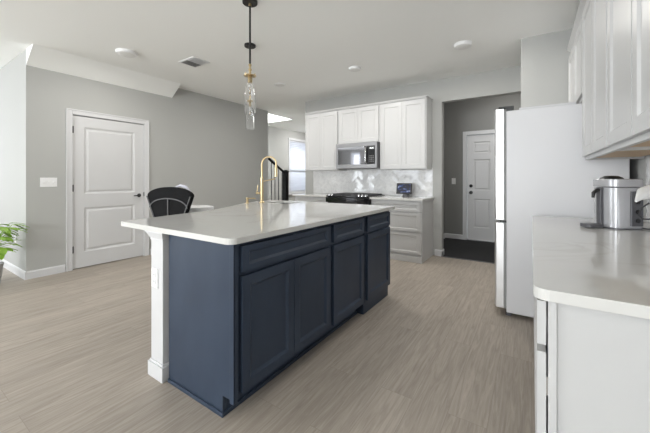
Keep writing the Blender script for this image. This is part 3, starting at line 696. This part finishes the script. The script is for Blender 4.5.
# local frame: faces +Y, back panel near y=0
def fan(inset, y, th, z0=.80, z1=1.045, zc=1.125):
    wt, wb = .262 - inset, .157 - inset; n = 14
    top = [(wt * math.cos(a), z1 - inset * .4 + (zc - z1 - inset * .3) * math.sin(a)) for a in [PI * k / n for k in range(n + 1)]]
    pts = [(-wb, z0 + inset), (wb, z0 + inset)] + top
    m_ = MB(); m_.poly([(x, y, z) for x, z in pts], (0, th, 0)); return m_
HC(fan(0, 0, .045)).build('backrest', 'blackfabric', hc, bev=.012)
for s in (-1, 1):
    HC(MB().tube([(s * .150, -.006, .80), (s * .253, -.006, 1.04)], .005, 8)).build('side_piping', 'greyfabric', hc, True)
ap = [(.218 * math.cos(a), -.006, .935 + .085 * math.sin(a)) for a in [PI * k / 16 for k in range(17)]]
HC(MB().tube(ap, .0055, 8)).build('arched_piping', 'greyfabric', hc, True)
HC(MB().tube([(0, -.006, .80), (0, -.006, 1.02)], .006, 8)).build('centre_piping', 'greyfabric', hc, True)
HC(MB().box(-.19, .19, .0, .34, .58, .64, .02)).build('seat', 'blackfabric', hc)
HC(MB().box(-.165, .165, .0, .05, .60, .81, .01)).build('lower_back', 'blackfabric', hc)
for s in (-1, 1):
    HC(MB().tube([(s * .20, .02, .70), (s * .20, .20, .84), (s * .20, .36, .875)], .014, 10)).build('armrest', 'white', hc, True)
    for yy in (-.10, .42):
        HC(MB().tube([(s * .10, .16 + (yy - .16) * .25, .585), (s * .14, .16 + (yy - .16) * .7, .012)], .014, 10)).build('leg', 'white', hc, True)
tp = [(x, y) for x, y in arc(0, .42, .22, -180, 0, 12)]
tray = MB(); pt = [(.20 * math.cos(a), .33 + .15 * math.sin(a), .865) for a in [2 * PI * k / 28 for k in range(28)]]
tray.poly(pt, (0, 0, .045)); HC(tray).build('tray', 'white', hc, bev=.008)
HC(MB().tube([(.19 * math.cos(a), .33 + .14 * math.sin(a), .912) for a in [2 * PI * k / 28 for k in range(29)]], .010, 8)).build('tray_rim', 'white', hc, True)
HC(MB().tube([(.0, .07, 1.115), (.06, .08, 1.138), (.12, .08, 1.125), (.17, .08, 1.085), (.20, .07, 1.03)], .014, 10, rr=[.006, .012, .014, .012, .008])).build('shoulder_strap', 'softstrap', hc, True)

# ------------------------------------------------------------------ pendants
def glassprof():
    return [(.010, .330), (.020, .318), (.022, .300), (.024, .26), (.034, .20), (.043, .15), (.045, .10), (.045, 0)]
def pendant(x, y, label):
    t = thing('pendant_light', label, 'pendant light', (x, y, H))
    MB().lathe((x, y, H - .024), [(.0, 0), (.060, 0), (.064, .004), (.064, .024)], 32).build('canopy', 'black', t, True)
    MB().lathe((x, y, H - .046), [(.008, 0), (.012, .004), (.012, .022)], 16).build('canopy_stem', 'gold', t, True)
    MB().tube([(x, y, H - .04), (x, y, 2.195)], .0085, 10).build('rod', 'black', t, True)
    MB().lathe((x, y, 2.105), [(.010, 0), (.010, .03), (.014, .032), (.014, .045), (.008, .05), (.008, .07), (.013, .072), (.013, .085), (.007, .09), (.007, .095)], 18).build('rod_coupling', 'gold', t, True)
    MB().lathe((x, y, 2.085), [(.022, 0), (.052, .004), (.054, .009), (.030, .016), (.012, .022)], 28).build('brass_collar', 'gold', t, True)
    for k in range(3):
        a = 2 * PI * k / 3 + .4
        MB().lathe((x + .046 * math.cos(a), y + .046 * math.sin(a), 2.083), [(.005, 0), (.006, .004), (.004, .02), (.006, .024), (0, .027)], 10).build('collar_screw', 'gold', t, True)
    MB().lathe((x, y, 2.03), [(.016, 0), (.020, .004), (.020, .05), (.016, .056)], 20).build('socket', 'gold', t, True)
    # glass bottle shade, with wall thickness
    zb = 1.768; o_p = [(.024, 2.078 - zb), (.026, 2.045 - zb), (.030, .235), (.040, .19), (.047, .14), (.048, .06), (.048, 0)]
    i_p = [(r - .0025, z) for r, z in o_p][::-1]
    b = MB(); tt = bmesh.new(); n = 32; rings = []
    for r, z in o_p + i_p:
        rings.append([tt.verts.new((x + r * math.cos(2 * PI * k / n), y + r * math.sin(2 * PI * k / n), zb + z)) for k in range(n)])
    for i in range(len(rings)):
        a_, c_ = rings[i], rings[(i + 1) % len(rings)]
        for k in range(n): tt.faces.new((a_[k], a_[(k + 1) % n], c_[(k + 1) % n], c_[k]))
    b.add(tt); b.build('glass_shade', 'glass', t, True)
    bl = MB().lathe((x, y, 1.93), [(.003, 0), (.011, .01), (.013, .03), (.011, .07), (.009, .10)], 16).build('bulb', 'glass', t, True)
    MB().tube([(x - .003, y, 1.94), (x, y, 1.99), (x + .003, y, 1.94)], .0012, 6).build('filament', 'bulb', bl)
    return t
pendant(-2.033, 1.882, 'nearer glass pendant light above the island, its black canopy at the top edge')
pendant(-2.700, 2.500, 'farther glass pendant light above the island, hanging just behind the nearest one')

# ------------------------------------------------------------------ ceiling fittings
def disc(x, y, r, label, th=.022):
    t = thing('ceiling_light', label, 'ceiling light', (x, y, H), 0, None)
    MB().lathe((x, y, H - th), [(r * .80, 0), (r * .93, .002), (r, th * .6), (r, th)], 32).build('rim', 'white', t, True)
    MB().lathe((x, y, H - th - .004), [(r * .5, 0), (r * .74, .001), (r * .78, .004)], 32).build('lens', 'lens', t, True)
    return t
disc(-4.10, 1.81, .115, 'round white flush ceiling light nearest the grey wall with the door', .035)
disc(-3.43, 3.82, .095, 'small flat round ceiling light between the pendants and the stairs', .012)
disc(-2.05, 3.83, .085, 'round white ceiling light in front of the microwave cabinets', .03)
disc(-.655, 3.83, .095, 'round white ceiling light in front of the hallway opening near the refrigerator', .035)
for k, (x_, y_) in enumerate(FILL_LAMPS[4:]):
    disc(x_, y_, .095, ['round white ceiling light behind the camera over the %s' % q for q in ('dining side', 'kitchen side', 'dining corner', 'middle of the living area', 'right of the living area', 'left of the living area')][k], .03)
disc(-5.3, 7.9, .095, 'round white ceiling light in the stair hall behind the wall cabinets', .03)
disc(-.2, 5.75, .095, 'round white ceiling light inside the dark entry hallway', .03)
vt = thing('ceiling_vent', 'white rectangular air vent in the ceiling left of the pendants', 'vent', (-3.71, 2.46, H))
MB().box(-3.875, -3.545, 2.335, 2.585, H - .008, H - .0, .002).build('frame', 'white', vt)
MB().box(-3.85, -3.715, 2.36, 2.56, H - .0095, H - .008).build('duct_opening', 'duct', vt)
for k in range(9):
    xx = -3.845 + k * .034
    m_ = MB(); m_.poly([(xx, 2.36, H - .009), (xx + .008, 2.36, H - .009), (xx + .026, 2.36, H - .018), (xx + .018, 2.36, H - .018)], (0, .20, 0)); m_.build('louvre', 'white' if k > 3 else 'louvgrey', vt)

# ------------------------------------------------------------------ stairs
st = thing('staircase', 'white staircase rising to the left behind the grey wall', 'staircase', (-5.7, 5.5, 0))
for k in range(7):
    y = 5.95 - k * .27; z = 0.1606 * (k + 1)
    MB().box(-6.40, -5.172, y - .27, y, max(0, z - .1606), z, 0).build('step', 'wall', st)
    if k > 9: break
s_ = MB(); s_.poly([(-5.17, 5.98, .0), (-5.17, 5.98, .26), (-5.17, 4.1, 1.30), (-5.17, 4.1, 0)], (.02, 0, 0)); s_.build('stringer', 'trim', st)
rl = thing('stair_railing', 'black stair railing with newel post and thin balusters behind the faucet', 'railing', (-5.10, 5.95, 0))
nx, ny = -5.08, 5.87
MB().box(nx - .055, nx + .055, ny - .055, ny + .055, 0, 1.36, .004).box(nx - .066, nx + .066, ny - .066, ny + .066, 1.36, 1.39, .004).box(nx - .04, nx + .04, ny - .04, ny + .04, 1.39, 1.414, .01).build('newel_post', 'matteblack', rl)
rail = lambda y: 1.32 + (5.87 - y) * .585
MB().tube([(nx, ny, rail(ny)), (nx, 5.19, rail(5.19))], .03, 12).build('handrail', 'matteblack', rl, True)
for k in range(5):
    y = 5.75 - k * .125
    MB().tube([(nx - .01, y, .31 + (5.98 - y) * .553), (nx - .01, y, rail(y) - .005)], .009, 8).build('baluster', 'matteblack', rl, True)

# ------------------------------------------------------------------ hallway rail object, plant
gt = thing('folded_gate', 'narrow white upright gate leaning at the left side of the dark hallway opening', 'gate', (-1.36, 5.6, 0))
MB().box(-1.40, -1.375, 5.45, 5.50, .05, .62, .003).box(-1.40, -1.375, 5.62, 5.64, .05, .60, .003).box(-1.40, -1.375, 5.45, 5.64, .56, .59, .003).build('frame', 'white', gt)
MB().box(-1.405, -1.37, 5.44, 5.52, .62, .67, .004).box(-1.41, -1.36, 5.43, 5.65, .004, .06, .004).build('latch', 'black', gt)

pl = thing('potted_plant', 'leafy green plant at the far left edge in front of the bright wall', 'plant', (-5.0, .78, 0))
px, py = -5.0, .78
MB().lathe((px, py, 0), [(.08, 0), (.11, .02), (.135, .22), (.14, .25), (.125, .25), (.12, .23)], 28).build('pot', 'pot', pl, True)
MB().lathe((px, py, .225), [(.0, 0), (.118, 0), (.118, .004)], 24).build('soil', 'soil', pl)
lf = MB(); random.seed(11)
stm = MB()
for k in range(90):
    a = random.uniform(0, 2 * PI); reach = random.uniform(.10, .30); hz_ = random.uniform(.40, .68)
    p0 = Vector((px, py, .24)); p2 = Vector((px + reach * math.cos(a), py + min(.20, reach) * math.sin(a), hz_)); p1 = (p0 + p2) / 2 + Vector((0, 0, .08))
    stm.tube([p0, p1, p2], .003, 5)
    L_ = random.uniform(.10, .15); d = Vector((math.cos(a), math.sin(a), random.uniform(-.5, .2))).normalized(); sd_ = d.cross(Vector((0, 0, 1))).normalized(); nn = sd_.cross(d)
    t = bmesh.new(); prof = [(0, .0), (.25, .8), (.5, 1), (.75, .7), (1, 0)]
    L0, C0, R0 = [], [], []
    for u, wd in prof:
        c = p2 + d * L_ * u - nn * (.03 * u * u); L0.append(t.verts.new(c + sd_ * wd * L_ * .3 + nn * .006)); C0.append(t.verts.new(c)); R0.append(t.verts.new(c - sd_ * wd * L_ * .3 + nn * .006))
    for i in range(4):
        t.faces.new((C0[i], C0[i + 1], L0[i + 1], L0[i])); t.faces.new((R0[i], R0[i + 1], C0[i + 1], C0[i]))
    lf.add(t)
lf.keep = True
lf.build('foliage', 'leaf', pl); stm.build('stems', 'leaf', pl)
